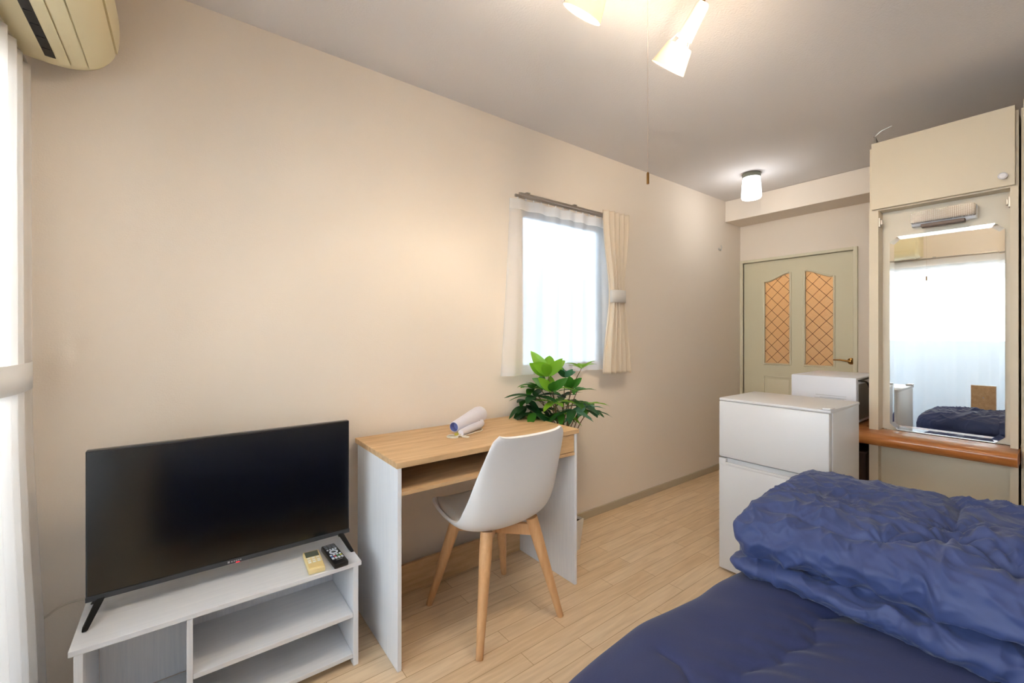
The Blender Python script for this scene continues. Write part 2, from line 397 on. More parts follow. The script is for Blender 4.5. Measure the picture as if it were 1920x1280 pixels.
# small window curtains
cs = empty('sheer_curtain', (1.8, 1.885, .97), 'white sheer curtain glowing over the small side window', 'curtain')
P = curtain(1.909, 'x', 1.44, 2.26, .968, 1.957, .015, 6.6, lambda T: (1+.10*T**1.5, -.02*T), nz=70, nu=300, phase=.8, rnd=.35)
grid_mesh('voile_panel', P, M_sheer, cs)
mb = MB()
for q in (.968, 1.90):
    pass
hem = P[:, int(70*.93):, :].copy(); hem[..., 1] -= .0015; grid_mesh('hem', hem, M_sheer, cs)
head = P[:, :5, :].copy(); head[..., 1] -= .0015; grid_mesh('heading_tape', head, M_drapew, cs)
rail = empty('curtain_rail', (1.9, 1.9, 1.98), 'slim steel curtain rail above the small side window', 'curtain rail')
mb = MB(); mb.box(1.47, 2.37, 1.903, 1.915, 1.968, 1.982, .002); mb.box(1.47, 2.37, 1.865, 1.877, 1.968, 1.982, .002); mb.build('rail', M_steel, rail)
[MB().box(x-.012, x+.012, 1.86, 1.9495, 1.9825, 1.989, .001).build('bracket', M_steel, rail) for x in (1.53, 1.9, 2.31)]
[MB().lathe([(0, 0), (.004, 0), (.004, .011), (0, .011)], Matrix.Translation((1.49+i*.058, 1.909, 1.957)), 8).build('runner', M_white, rail) for i in range(15)]
def smooth(t, a, b):
    q = np.clip((t-a)/(b-a), 0, 1); return q*q*(3-2*q)
def tied(T, tt, top, tie, bot):
    """width factor over the drop: top width, tie width at T=tt, bottom width"""
    up = top+(tie-top)*smooth(T, .0, tt)**1.2; dn = tie+(bot-tie)*smooth(T, tt, 1.0)**.8
    return np.where(T < tt, up, dn)
dr = empty('drape', (2.29, 1.87, .95), 'cream drape tied back at the right edge of the small side window', 'curtain')
P = curtain(1.834, 'x', 2.12, 2.37, .945, 1.992, .022, 5.0, lambda T: (tied(T, .52, 1., .50, 1.02), .005+.012*T), nz=70, nu=200, phase=.2, rnd=.12)
grid_mesh('drape_panel', P, M_drape, dr, solid=.003)
T1 = 1.985-.52*1.04
mb = MB(); pts = []
for k in range(25):
    a = 2*PI*k/24; pts.append((2.262+.068*math.cos(a), 1.834-.034*math.sin(a)))
def band(pts, z0, z1, dz=0.):
    P = np.array([[[x, y, z0+dz*i/len(pts)] for z in (0,)] + [[x, y, z1+dz*i/len(pts)]] for i, (x, y) in enumerate(pts)]); return P
grid_mesh('tie_band', band(pts, T1-.04, T1+.04), M_drapew, dr, solid=.003)

# ------------------------------------------------------------------ balcony window
w2 = empty('window_2', (XW, .33, 0), 'wide sliding balcony window behind the long sheers', 'window', None, 'structure')
mb = MB(); fx0, fx1 = XW-.09, XW-.04
for q in ((bx0, bx1, .001, .05), (bx0, bx1, bz1-.05, bz1-.001), (bx0+.001, bx0+.05, .001, bz1-.001), (bx1-.05, bx1-.001, .001, bz1-.001), (.30, .36, .001, bz1-.001)):
    mb.box(fx0, fx1, q[0], q[1], q[2], q[3], .004)
mb.build('window_frame', M_alu, w2)
MB().box(XW-.068, XW-.062, bx0+.04, bx1-.04, .04, bz1-.04).build('glass_pane', gl, w2)
cs = empty('sheer_curtain', (-.385, .2, .04), 'long white sheer curtain across the wide balcony window', 'curtain')
P = curtain(-.410, 'y', -1.05, 1.62, .03, 1.985, .012, 17, None, nz=60, nu=620, phase=.4, rnd=.35)
grid_mesh('voile_panel', P, M_sheer, cs)
hd = P[:, :3, :].copy(); hd[..., 0] += .0015; grid_mesh('heading_tape', hd, M_drapew, cs)
rl = empty('curtain_rail', (-.38, .4, 2.), 'steel curtain rail above the wide balcony window', 'curtain rail')
MB().box(-.416, -.404, -1.1, 1.90, 1.991, 1.999, .002).box(-.378, -.366, -1.1, 1.90, 1.991, 1.999, .002).build('rail', M_steel, rl)
[MB().box(-.439, -.366, y, y+.02, 1.9995, 2.006).build('bracket', M_steel, rl) for y in (-.5, .3, .92)]
dr = empty('drape', (-.355, 1.74, .03), 'long cream drape tied back in the corner beside the television', 'curtain')
P = curtain(-.372, 'y', 1.52, 1.88, .02, 1.99, .020, 5.2, lambda T: (tied(T, .45, 1., .92, 1.12), .0+.0*T), nz=90, nu=220, phase=1.4, rnd=.15)
P[..., 0] += (.02*smooth(np.linspace(0, 1, 90), .5, 1.))[None, :]
grid_mesh('drape_panel', P, M_drapew, dr, solid=.003)
pts = [(-.372+.030*math.sin(2*PI*k/40)*(1 if True else 0), 1.712+.180*math.cos(2*PI*k/40)) for k in range(41)]
grid_mesh('tie_band', band(pts, 1.045, 1.12), M_drapew, dr, solid=.003)

# outside: balcony and the house opposite (seen in the mirror)
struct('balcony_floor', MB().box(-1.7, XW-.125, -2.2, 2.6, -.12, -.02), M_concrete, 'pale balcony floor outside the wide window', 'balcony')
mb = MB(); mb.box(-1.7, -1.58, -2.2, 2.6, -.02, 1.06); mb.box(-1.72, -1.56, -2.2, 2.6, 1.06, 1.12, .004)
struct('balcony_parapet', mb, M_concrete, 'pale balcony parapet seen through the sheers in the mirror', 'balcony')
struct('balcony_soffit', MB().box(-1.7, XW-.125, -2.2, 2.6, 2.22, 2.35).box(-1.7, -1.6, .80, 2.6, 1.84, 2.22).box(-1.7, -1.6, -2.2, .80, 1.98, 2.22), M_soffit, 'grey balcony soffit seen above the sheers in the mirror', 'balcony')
nb = empty('apartment_building', (-9, 0, -6), 'white apartment building across from the balcony, seen in the mirror', 'building')
MB().box(-14, -9, -9, 1.5, -6, 7).build('wall', M_bldg, nb)
for i in range(3):
    for j in range(3):
        f = MB().box(-9.05, -8.98, -7+i*3, -5.4+i*3, -3.2+j*3, -1.8+j*3, .01).build('window', M_alu, nb)
        MB().box(-8.985, -8.97, -6.93+i*3, -5.47+i*3, -3.13+j*3, -1.87+j*3).build('pane', mat('dim_glass', (120, 134, 146), .1), f)

struct('sky_blocker_wall', MB().box(-.5, 4.6, YL+.60, YL+.80, -3, 8.5), mat('sky_blocker_paint', (176, 190, 204), .9), 'unseen wall added outside the small side window to dim its sheer', 'wall')  # added unseen wall: blocks sky so the small window's sheer keeps its folds

# ------------------------------------------------------------------ air conditioner
ac = empty('air_conditioner', (-.35, 1.4, 2.02), 'aged cream wall air conditioner above the drape in the corner', 'air conditioner')
ap = [(-.40, 2.012), (-.34, 2.004), (-.30, 2.000), (-.265, 2.002), (-.23, 2.010), (-.198, 2.03), (-.178, 2.062), (-.170, 2.105), (-.170, 2.18), (-.184, 2.245), (-.215, 2.272)]
pr = [(-.438, 2.018)]+[tuple(p) for p in catmull(ap, 6)]+[(-.438, 2.275)]
b2 = bmesh.new()
ya, yb = 1.02, 1.865
rings = []
for y, s in ((ya, .93), (ya+.008, .97), (ya+.03, 1.), (yb-.03, 1.), (yb-.008, .97), (yb, .93)):
    cx_, cz_ = -.438, 2.14
    rings.append([b2.verts.new((cx_+(p[0]-cx_)*s, y, cz_+(p[1]-cz_)*s)) for p in pr])
for a, b in zip(rings[:-1], rings[1:]):
    for k in range(len(pr)):
        j = (k+1) % len(pr); b2.faces.new((a[k], b[k], b[j], a[j]))
b2.faces.new(rings[0]); b2.faces.new(rings[-1][::-1])
mb = MB(); mb.merge(b2); mb.build('body', M_ac, ac, True, 40)
def on_prof(t):
    q = catmull(ap, 40); i = int(t*(len(q)-1)); a = q[max(i-2, 0)]; b = q[min(i+2, len(q)-1)]
    tan = (b-a)/np.linalg.norm(b-a); return q[i], tan, np.array([tan[1], -tan[0]])
def ac_strip(t0, t1, y0, y1, off, thick, name, m, n=8, bevel=False):
    P0 = [];
    for i in range(n+1):
        q, tan, nr = on_prof(t0+(t1-t0)*i/n); P0.append((q+nr*off, q+nr*(off-thick)))
    b2 = bmesh.new(); rr = []
    for y in (y0, y1): rr.append([b2.verts.new((p[0][0], y, p[0][1])) for p in P0]+[b2.verts.new((p[1][0], y, p[1][1])) for p in P0[::-1]])
    K = len(rr[0])
    for k in range(K): j = (k+1) % K; b2.faces.new((rr[0][k], rr[1][k], rr[1][j], rr[0][j]))
    b2.faces.new(rr[0]); b2.faces.new(rr[1][::-1])
    mb = MB(); mb.merge(b2); o = mb.build(name, m, ac, True); return o
sl = ac_strip(.150, .212, 1.06, 1.80, .0015, .003, 'outlet', M_vent); sl['label'] = 'dark air outlet slot'
q, tan, nr = on_prof(.18)
for k in range(12):
    y = 1.09+k*.06; MB().box(-.008, .008, y, y+.0015, -.004, .001, 0, Matrix.Translation((q[0], 0, q[1]))).build('louvre', mat('louvre_grey', (60, 60, 60), .5), ac)
ac_strip(.222, .292, 1.05, 1.815, .006, .005, 'flap', M_ac)
ac_strip(.300, .392, 1.05, 1.815, .004, .004, 'front_lip', M_ac)
ac_strip(.402, .62, 1.045, 1.82, .006, .006, 'front_panel', M_ac)
ac_strip(.645, .93, 1.035, 1.83, .007, .007, 'upper_panel', M_ac)

# ------------------------------------------------------------------ ceiling spots
def Rw(r, u, f):      # direction from right/up/forward of the photographer's heading
    A = math.radians(52.7965); Fv = Vector((math.cos(A), math.sin(A), 0)); Rv = Vector((math.sin(A), -math.cos(A), 0)); return (Rv*r+Vector((0, 0, u))+Fv*f).normalized()
M_spot = mat('spot_enamel', (246, 238, 222), .35)
M_shade = cloth('spot_shade', (238, 220, 196), .12, 0, weave=150)
M_bulb = mat('bulb_glow', (255, 236, 200), .4, emit=((255, 226, 176), 22.))
fx_ = empty('spotlight_bar', (1.11, .735, 2.38), 'ceiling spotlight fixture with cream spot heads on brass stems, two added out of view for fill', 'ceiling light')
mb = MB(); mb.lathe([(0, 0), (.055, 0), (.06, -.01), (.055, -.028), (0, -.03)], Matrix.Translation((1.11, .735, 2.399)), 40); mb.build('ceiling_rose', M_spot, fx_, True)
mb = MB(); mb.tube([(.91, .748, 2.36), (1.325, .721, 2.36)], .009, 14); mb.build('bar', M_spot, fx_, True)
MB().tube([(.89, .49, 2.36), (1.11, .735, 2.36)], .009, 14).build('added_arm', M_spot, fx_, True)  # added arm, carries the unseen fill head towards the window
MB().tube([(1.12, .41, 2.36), (1.11, .735, 2.36)], .009, 14).build('added_arm', M_spot, fx_, True)  # added arm, carries the unseen fill head towards the door end
POINT_K = 5.0
def spot(p, d, power):
    p = Vector(p); d = d.normalized()
    h = MB().tube([p+Vector((0, 0, .085)), p+Vector((0, 0, .012))], .0075, 16).tube([p+Vector((0, 0, .012)), p], .004, 10).build('stem', M_brass, fx_, True)
    hd = MB().lathe([(0, .0), (.016, .0), (.021, .01), (.024, .06), (.028, .105), (.0, .108)], aim(p, d), 32).build('spot_head', M_spot, fx_, True)
    mb = MB(); mb.lathe([(.042, .125), (.061, .195), (.0595, .195), (.0405, .125), (.042, .125)], aim(p, d), 48); mb.build('spot_shade', M_shade, hd, True)
    mb = MB(); A = aim(p, d)
    for k in range(3):
        a = 2*PI*k/3+.6; MB().tube([A@Vector((.026*math.cos(a), .026*math.sin(a), .095)), A@Vector((.042*math.cos(a), .042*math.sin(a), .135))], .0016, 6).build('shade_bracket', M_spot, hd)
    mb = MB(); mb.lathe([(0, .10), (.014, .105), (.022, .13), (.024, .15), (.018, .168), (0, .174)], aim(p, d), 24); bb = mb.build('bulb', M_bulb, hd, True)
    q = p+d*.178
    L = lamp('spot_lamp', 'SPOT', q, power, (1, .84, .66), .03, spot_size=math.radians(120), spot_blend=1.)
    L.rotation_euler = (-d).to_track_quat('Z', 'Y').to_euler()
    lamp('bulb_lamp', 'POINT', p+d*.118, 8*POINT_K, (1, .87, .70), .02)
spot((1.312, .722, 2.25), Rw(-.47, -.88, .62), 5)
spot((.924, .747, 2.27), Rw(-.44, -.80, .45), 4)
spot((.90, .50, 2.25), Vector((-.85, .22, -.35)), 9)  # added head out of view, fills the window corner
spot((1.12, .42, 2.27), Vector((.72, .55, -.32)), 13)  # added head out of view, brightens the far left wall and door
pc_ = empty('pull_chain', (1.069, .758, 1.64), 'thin beaded pull chain with metal end hanging from the ceiling', 'pull chain')
me_b = MB()
for k in range(246):
    me_b.lathe([(0, -.0011), (.0011, 0), (0, .0011)], Matrix.Translation((1.069, .758, 2.378-k*.0029)), 5)
me_b.tube([(1.069, .758, 2.375), (1.069, .758, 1.67)], .0005, 5).build('bead_chain', mat('chain_metal', (200, 180, 165), .35, .6), pc_)
MB().lathe([(0, 1.634), (.0038, 1.634), (.0038, 1.664), (.002, 1.668), (0, 1.669)], Matrix.Translation((1.069, .758, 0)), 16).build('pull_knob', M_brass, pc_, True)

# small cylinder lamp near the door
cl = empty('ceiling_lamp', (3.378, 1.49, 2.4), 'small lit white glass cylinder lamp on the ceiling before the door', 'ceiling light')
MB().lathe([(0, 2.399), (.058, 2.399), (.062, 2.39), (.062, 2.366), (0, 2.364)], Matrix.Translation((3.378, 1.49, 0)), 40).build('base', mat('lamp_base', (120, 122, 110), .4, .3), cl, True)
gm = mat('opal_glass', (250, 250, 255), .3, emit=((250, 252, 255), 3.))
MB().lathe([(.058, 2.365), (.064, 2.30), (.068, 2.225), (.062, 2.212), (0, 2.208)], Matrix.Translation((3.378, 1.49, 0)), 48).build('glass_shade', gm, cl, True)
lamp('cylinder_lamp_light', 'POINT', (3.378, 1.49, 2.16), 1.0, (1, .97, .90), .06)

# ------------------------------------------------------------------ tv stand
st = empty('tv_stand', (.14, 1.72, 0), 'low white open-shelf television stand against the left wall', 'tv stand')
T = .015; sx0, sx1, sy0, sy1, sz = -.24, .515, 1.585, 1.868, .375
MB().box(sx0, sx1, sy0, sy1, sz-T, sz, .0012).build('top', M_lam, st)
for a in (sx0+.010, sx1-.010-T-.003): MB().box(a, a+T+.003, sy0+.004, sy1-.005, .001, sz-T-.0005, .001).build('side_panel', M_lamz, st)
MB().box(.006, .021, sy0+.004, sy1-.01, .045, sz-T-.0005, .001).build('divider', M_lamz, st)
MB().box(.0215, sx1-.029, sy0+.004, sy1-.01, .177, .192, .001).build('shelf', M_lam, st)
MB().box(sx0+.029, sx1-.029, sy0+.006, sy1-.01, .03, .0445, .001).build('bottom', M_lam, st)
MB().box(sx0+.029, sx1-.029, sy1-.009, sy1-.006, .045, sz-T-.001).build('back_panel', M_lamz, st)

# ------------------------------------------------------------------ television
tv = empty('television', (.147, 1.73, sz), 'flat black television standing on the white stand', 'television')
tx0, tx1, tz0, tz1, ty = -.226, .514, .428, .862, 1.727
MB().box(tx0, tx1, ty+.002, ty+.03, tz0, tz1, .003).box(tx0+.08, tx1-.08, ty+.028, ty+.075, tz0+.02, tz1-.17, .012).build('housing', M_black, tv, True)
MB().box(tx0+.004, tx1-.004, ty-.0005, ty+.0025, tz0+.016, tz1-.004, .0005).build('screen', M_screen, tv)
MB().box(tx0, tx1, ty-.002, ty+.003, tz0, tz0+.0145, .001).build('lower_bezel', mat('bezel_grey', (66, 68, 72), .35, .3), tv)
mb = MB()
for k, x in enumerate((.126, .133, .139, .145, .151)):
    mb.box(x, x+.004, ty-.0026, ty-.0015, tz0+.006, tz0+.0095)
mb.box(.116, .122, ty-.0026, ty-.0015, tz0+.005, tz0+.011, .0)
mb.build('maker_mark', mat('mark_grey', (180, 182, 186), .4), tv)
MB().box(.140, .150, ty-.003, ty-.0015, tz0+.0005, tz0+.003).build('standby_light', mat('standby_red', (220, 60, 70), .4, emit=((255, 40, 50), 1.5)), tv)
for x, s in ((-.19, -1), (.478, 1)):
    mb = MB()
    for yy in (-.07, .085):
        mb.prism([(x-.011, tz0+.012), (x+.011, tz0+.012), (x+s*.022+.006, sz+.001), (x+s*.022-.006, sz+.001)], 'y', 0, .012)
    mb.bm.free(); mb = MB(); b2 = bmesh.new()
    # blade foot: front leg and back leg meeting under the tv
    def blade(y_end, drop):
        top = [(x-.010, ty+.004, tz0+.010), (x+.010, ty+.004, tz0+.010), (x+.010, ty+.024, tz0+.010), (x-.010, ty+.024, tz0+.010)]
        xe = x+s*.030; yd = .006 if y_end < ty else -.006
        bot = [(xe-.006, y_end, sz+.001), (xe+.006, y_end, sz+.001), (xe+.008, y_end+(.028 if y_end < ty else -.02), sz+.001), (xe-.008, y_end+(.028 if y_end < ty else -.02), sz+.001)]
        if y_end > ty: bot = [bot[3], bot[2], bot[1], bot[0]]
        q = bmesh.new(); a = [q.verts.new(v) for v in top]; b = [q.verts.new(v) for v in bot]
        q.faces.new(a); q.faces.new(b[::-1])
        for k in range(4): j = (k+1) % 4; q.faces.new((a[k], b[k], b[j], a[j]))
        bmesh.ops.bevel(q, geom=q.edges[:], offset=.0015, segments=2, affect='EDGES'); mb.merge(q)
    blade(ty-.062, 0); blade(ty+.115, 0)
    mb.build('foot', mat('foot_black', (14, 14, 15), .6, spec=.25), tv, True)

# ------------------------------------------------------------------ remotes
def place(o, loc, rz): o.location = loc; o.rotation_euler = (0, 0, rz)
r1 = empty('remote_control', (0, 0, 0), 'small beige air conditioner remote with display, left of the black remote', 'remote control')
MB().box(-.027, .027, -.072, .072, 0, .018, .004).build('case', mat('beige_plastic', (236, 216, 160), .4), r1, True)
MB().box(-.022, .022, .022, .064, .0175, .0187, .0003).build('display', mat('lcd_grey', (92, 100, 88), .2), r1)
mb = MB()
for j, (yy, nn) in enumerate(((.012, 3), (-.004, 3), (-.018, 3))):
    for i in range(3): mb.box(-.020+i*.015, -.010+i*.015, yy-.004, yy+.003, .0175, .0195, .001)
mb.build('buttons', mat('button_white', (240, 238, 230), .4), r1)
MB().box(-.024, .024, -.062, -.030, .0178, .0186, .0004).build('cover', mat('beige_cover', (240, 214, 150), .4), r1)
place(r1, (.370, 1.663, sz+.0005), math.radians(-4))
r2 = empty('remote_control', (0, 0, 0), 'black television remote with grey and coloured buttons', 'remote control')
MB().box(-.025, .025, -.095, .072, 0, .020, .006).build('case', M_black, r2, True)
mb = MB()
for i in range(3):
    for j in range(2): mb.box(-.019+i*.0135, -.009+i*.0135, .034+j*.016, .046+j*.016, .0195, .0213, .0008)
mb.build('number_buttons', mat('button_grey', (120, 124, 134), .4), r2)
mb = MB()
for i in range(4):
    mb.box(-.020+i*.0105, -.0125+i*.0105, -.058, -.044, .0195, .0215, .001)
    mb.box(-.020+i*.0105, -.0125+i*.0105, -.030, -.020, .0195, .0215, .001)
    mb.box(-.018+i*.0095, -.0115+i*.0095, .016, .026, .0195, .0215, .001)
mb.lathe([(.009, .0195), (.015, .0195), (.015, .0215), (.009, .0215), (.009, .0195)], Matrix.Translation((0, -.002, 0)), 24)
mb.build('white_buttons', mat('button_pale', (214, 220, 232), .4), r2)
for i, (c, nme) in enumerate((((40, 90, 190), 'blue'), ((214, 50, 50), 'red'), ((70, 160, 90), 'green'), ((230, 220, 50), 'yellow'))):
    o = MB().box(-.020+i*.0105, -.0125+i*.0105, -.040, -.034, .0195, .0215, .001).build('colour_button', mat('key_'+nme, c, .4), r2); o['label'] = nme+' button'
MB().box(-.010, .012, -.068, -.066, .0197, .0203).build('lettering', mat('key_print', (170, 172, 176), .5), r2)
place(r2, (.440, 1.672, sz+.0005), math.radians(2))

# cable arcing along the wall beside the stand
pts = [(-.262, 1.928, .30), (-.30, 1.930, .352), (-.335, 1.932, .345), (-.37, 1.932, .30), (-.385, 1.932, .18), (-.385, 1.932, .02)]
pts = [(-.18, 1.926, .05), (-.20, 1.926, .25), (-.235, 1.930, .338), (-.285, 1.932, .352), (-.33, 1.932, .333), (-.365, 1.932, .28), (-.38, 1.932, .02)]
o = MB().tube(catmull(pts, 10), .0035, 8).build('cable', mat('cable_beige', (216, 204, 186), .5), None, True)
tag(o, 'pale cable arcing along the wall between drape and television stand', 'cable')

# ------------------------------------------------------------------ desk
dk = empty('desk', (1.05, 1.7, 0), 'oak-topped desk with white side panels against the left wall', 'desk')
dx_0, dx_1, dy0, dy1, dzt = .597, 1.512, 1.458, 1.925, .745
MB().box(dx_0, dx_1, dy0, dy1, dzt-.022, dzt, .002).build('top', M_oak, dk)
MB().box(.602, .617, 1.463, 1.905, .001, dzt-.0225, .001).build('side_panel', M_lamz, dk)
MB().box(1.487, 1.502, 1.463, 1.905, .001, dzt-.0225, .001).build('side_panel', M_lamz, dk)
MB().box(.6175, 1.4865, 1.463, 1.895, .622, .637, .001).build('shelf', M_oak, dk)
MB().box(.6175, 1.4865, 1.880, 1.894, .637, .7225).build('back_rail', M_oak, dk)
MB().box(1.16, 1.172, 1.47, 1.879, .6375, .7225).build('divider', M_oak, dk)
d = MB().box(1.165, 1.484, 1.464, 1.478, .640, .720, .001).build('drawer', M_oak, dk)
MB().box(.6175, 1.4865, 1.885, 1.899, .001, .135, .001).build('kick_board', M_oak, dk)

# ------------------------------------------------------------------ hair dryer
hd = empty('hair_dryer', (0, 0, 0), 'white folding hair dryer lying on the desk top', 'hair dryer')
M_hd = mat('dryer_plastic', (232, 230, 242), .3)
M_hc = mat('dryer_cord', (238, 230, 214), .5)
A = Vector((.955, 1.685, .787)); B = Vector((1.180, 1.812, .803)); ax = (B-A).normalized(); Lb = (B-A).length
body = MB().lathe([(.0205, 0), (.023, .002), (.026, .04), (.032, .12), (.038, .19), (.041, .23), (.038, Lb-.006), (.030, Lb), (0, Lb+.001), ], aim(A, ax), 40).build('barrel', M_hd, hd, True)
MB().lathe([(.0195, .002), (.0205, 0.0), (.019, .03), (0, .031)], aim(A, ax), 32).build('nozzle_liner', mat('nozzle_blue', (130, 140, 196), .4), hd, True)['label'] = 'blue-grey nozzle opening'
hp = [(1.145, 1.760, .770), (1.11, 1.735, .765), (1.05, 1.703, .764), (.99, 1.668, .762), (.975, 1.660, .761)]
MB().tube(catmull(hp, 6), [.014+.006*(1-i/24) if i > 2 else .020 for i in range(25)], 20).build('folding_handle', M_hd, hd, True)
MB().lathe([(0, -.004), (.016, -.004), (.017, 0), (.016, .004), (0, .004)], aim((1.140, 1.748, .780), (.45, -.75, .4)), 24).build('hinge_cap', M_hd, hd, True)
cp = [(.975, 1.66, .757), (.955, 1.655, .752), (.935, 1.672, .749), (.93, 1.695, .749), (.95, 1.70, .749), (.965, 1.675, .749), (.95, 1.645, .749), (.925, 1.65, .75), (.918, 1.68, .750), (.945, 1.69, .753), (.985, 1.645, .749), (.998, 1.628, .749), (.985, 1.622, .749), (.972, 1.64, .750), (.99, 1.652, .750), (1.06, 1.68, .7495), (1.10, 1.69, .7495), (1.125, 1.715, .7495), (1.12, 1.74, .7495)]
MB().tube(catmull(cp, 8), .0024, 8).build('cord', M_hc, hd, True)
MB().box(-.011, .011, -.006, .006, 0, .010, .002, Matrix.Translation((.962, 1.672, .752)) @ Matrix.Rotation(.5, 4, 'Z')).build('plug_tag', mat('tag_yellow', (206, 196, 80), .5), hd, True)

# ------------------------------------------------------------------ chair
ch = empty('desk_chair', (1.072, 1.546, 0), 'white shell chair with beech legs tucked partly under the desk', 'chair')
cx_, cy_ = 1.072, 1.546
# shell: centre curve and edge curve (y offset, z), half width
cen_ = [(.225, .450), (.212, .434), (.16, .416), (.08, .406), (.0, .401), (-.07, .403), (-.125, .418), (-.165, .455), (-.19, .52), (-.208, .60), (-.225, .68), (-.243, .745), (-.257, .79), (-.266, .812)]
edg_ = [(.222, .458), (.210, .466), (.16, .461), (.08, .454), (.0, .450), (-.05, .457), (-.09, .482), (-.12, .522), (-.15, .575), (-.18, .645), (-.208, .71), (-.232, .765), (-.248, .803), (-.258, .826)]
hws_ = [.160, .180, .200, .212, .216, .218, .219, .219, .214, .205, .195, .184, .172, .150]
cc = catmull([(*a, *b, c) for a, b, c in zip(cen_, edg_, hws_)], 8)
nu, nv = len(cc), 41
P = np.zeros((nu, nv, 3)); V = np.linspace(-1, 1, nv); wv_ = np.abs(V)**2.2
P[..., 0] = cx_+(np.sin(V*PI/2*.92)/math.sin(PI/2*.92))[None, :]*cc[:, 4:5]
P[..., 1] = cy_+cc[:, 0:1]*(1-wv_)+cc[:, 2:3]*wv_
P[..., 2] = cc[:, 1:2]*(1-wv_)+cc[:, 3:4]*wv_
sh = grid_mesh('shell', P, mat('shell_plastic', (238, 237, 238), .38), ch)
md = sh.modifiers.new('s', 'SOLIDIFY'); md.thickness = .012; md.offset = 0
md = sh.modifiers.new('b', 'BEVEL'); md.width = .0025; md.segments = 2; md.limit_method = 'ANGLE'
# cushion on the seat
i0, i1 = 6, 58; Q = P[i0:i1:2, 5:-5:2].copy(); c0 = Q.copy()
nn = Q.shape[0]; mm = Q.shape[1]; pu = (np.sin(np.linspace(0, PI, nn))[:, None]**.45)*(np.sin(np.linspace(0, PI, mm))[None, :]**.45)
Q[..., 2] += .009+.034*pu*(1-np.linspace(0, 1, nn)[:, None]**4)
Q[..., 1] += .010*np.linspace(0, 1, nn)[:, None]**3; b_ = c0.copy(); b_[..., 2] += .0075
full = np.concatenate([Q, b_[::-1]], 0)
cu = grid_mesh('seat_cushion', full, mat('cushion_leatherette', (226, 222, 216), .5, bump=(60, .1)), ch, closed_u=True); cu['label'] = 'padded pale seat cushion'
# legs
for sxn in (-1, 1):
    for syn in (-1, 1):
        tp = Vector((cx_+sxn*.115, cy_+syn*.115-.005, .402 if syn > 0 else .416)); bt = Vector((cx_+sxn*.205, cy_+syn*.205, .0))
        dirv = (bt-tp).normalized(); n_ = 14; rr = [.026, .026, .0255] + [.025-.011*(k/(n_-3)) for k in range(n_-2)]
        pts = [tp+(bt-tp)*(k/n_) for k in range(n_+1)]
        MB().tube(pts[:], rr+[.013]*(n_+1-len(rr)), 16).build('leg', M_beech, ch, True)
mb = MB()
for sg in (1, -1):
    a = Vector((cx_-.118, cy_-.118*sg, .366)); b = Vector((cx_+.118, cy_+.118*sg, .366)); ang = math.atan2((b-a).y, (b-a).x)
    mb.box(-(b-a).length/2, (b-a).length/2, -.011, .011, -.026, .022, .003, Matrix.Translation((a+b)/2) @ Matrix.Rotation(ang, 4, 'Z'))
mb.build('cross_frame', M_beech, ch, True)
MB().box(cx_-.07, cx_+.07, cy_-.07, cy_+.07, .3845, .393, .002).build('mounting_plate', M_white, ch)

# ------------------------------------------------------------------ potted plant
pl = empty('potted_plant', (1.690, 1.745, 0), 'tall leafy artificial plant in white square pot behind the desk end', 'plant')
R_ = Matrix.Translation((1.690, 1.745, 0)) @ Matrix.Rotation(math.radians(8), 4, 'Z')
b2 = bmesh.new()
def ring(h, z): return [b2.verts.new(R_ @ Vector((sx*h, sy*h, z))) for sx, sy in ((-1, -1), (1, -1), (1, 1), (-1, 1))]
rs = [ring(.062, .001), ring(.078, .172), ring(.073, .172), ring(.070, .148)]
b2.faces.new(rs[0][::-1])
for a, b in zip(rs[:-1], rs[1:]):
    for k in range(4): j = (k+1) % 4; b2.faces.new((a[k], a[j], b[j], b[k]))
b2.faces.new(rs[-1])
mb = MB(); mb.merge(b2); mb.build('pot', M_pot, pl)
mb = MB(); b2 = bmesh.new(); bmesh.ops.create_grid(b2, x_segments=24, y_segments=24, size=.069)
for v in b2.verts: v.co.z = .158+.006*random.random()
mb.merge(b2, R_); mb.build('soil', M_soil, pl)
A_ = math.radians(52.7965); FF = (math.cos(A_), math.sin(A_)); RR = (math.sin(A_), -math.cos(A_))
base = Vector((1.690, 1.745, .16))
def leaflet(mb, p, d, up, L, W, droop, mi):
    d = d.normalized(); sd = d.cross(up).normalized(); up = sd.cross(d).normalized(); n = 9
    b2 = bmesh.new(); rows = []
    for i in range(n+1):
        t = i/n; wd = W*(math.sin(PI*min(1, t**.85))**.75)*(1-.25*t) if 0 < t < 1 else .0008
        c = p+d*(L*t)-Vector((0, 0, 1))*(droop*t*t*L)
        rows.append([b2.verts.new(c+sd*(wd*k*.5)+up*(abs(k)*wd*.12)) for k in (-2, -1, 0, 1, 2)])
        rows[-1][0].co = c-sd*wd+up*wd*.22+up*.002*math.sin(t*19); rows[-1][4].co = c+sd*wd+up*wd*.22
    for a, b in zip(rows[:-1], rows[1:]):
        for k in range(4): b2.faces.new((a[k], a[k+1], b[k+1], b[k]))
    mb.mi = mi; mb.merge(b2)
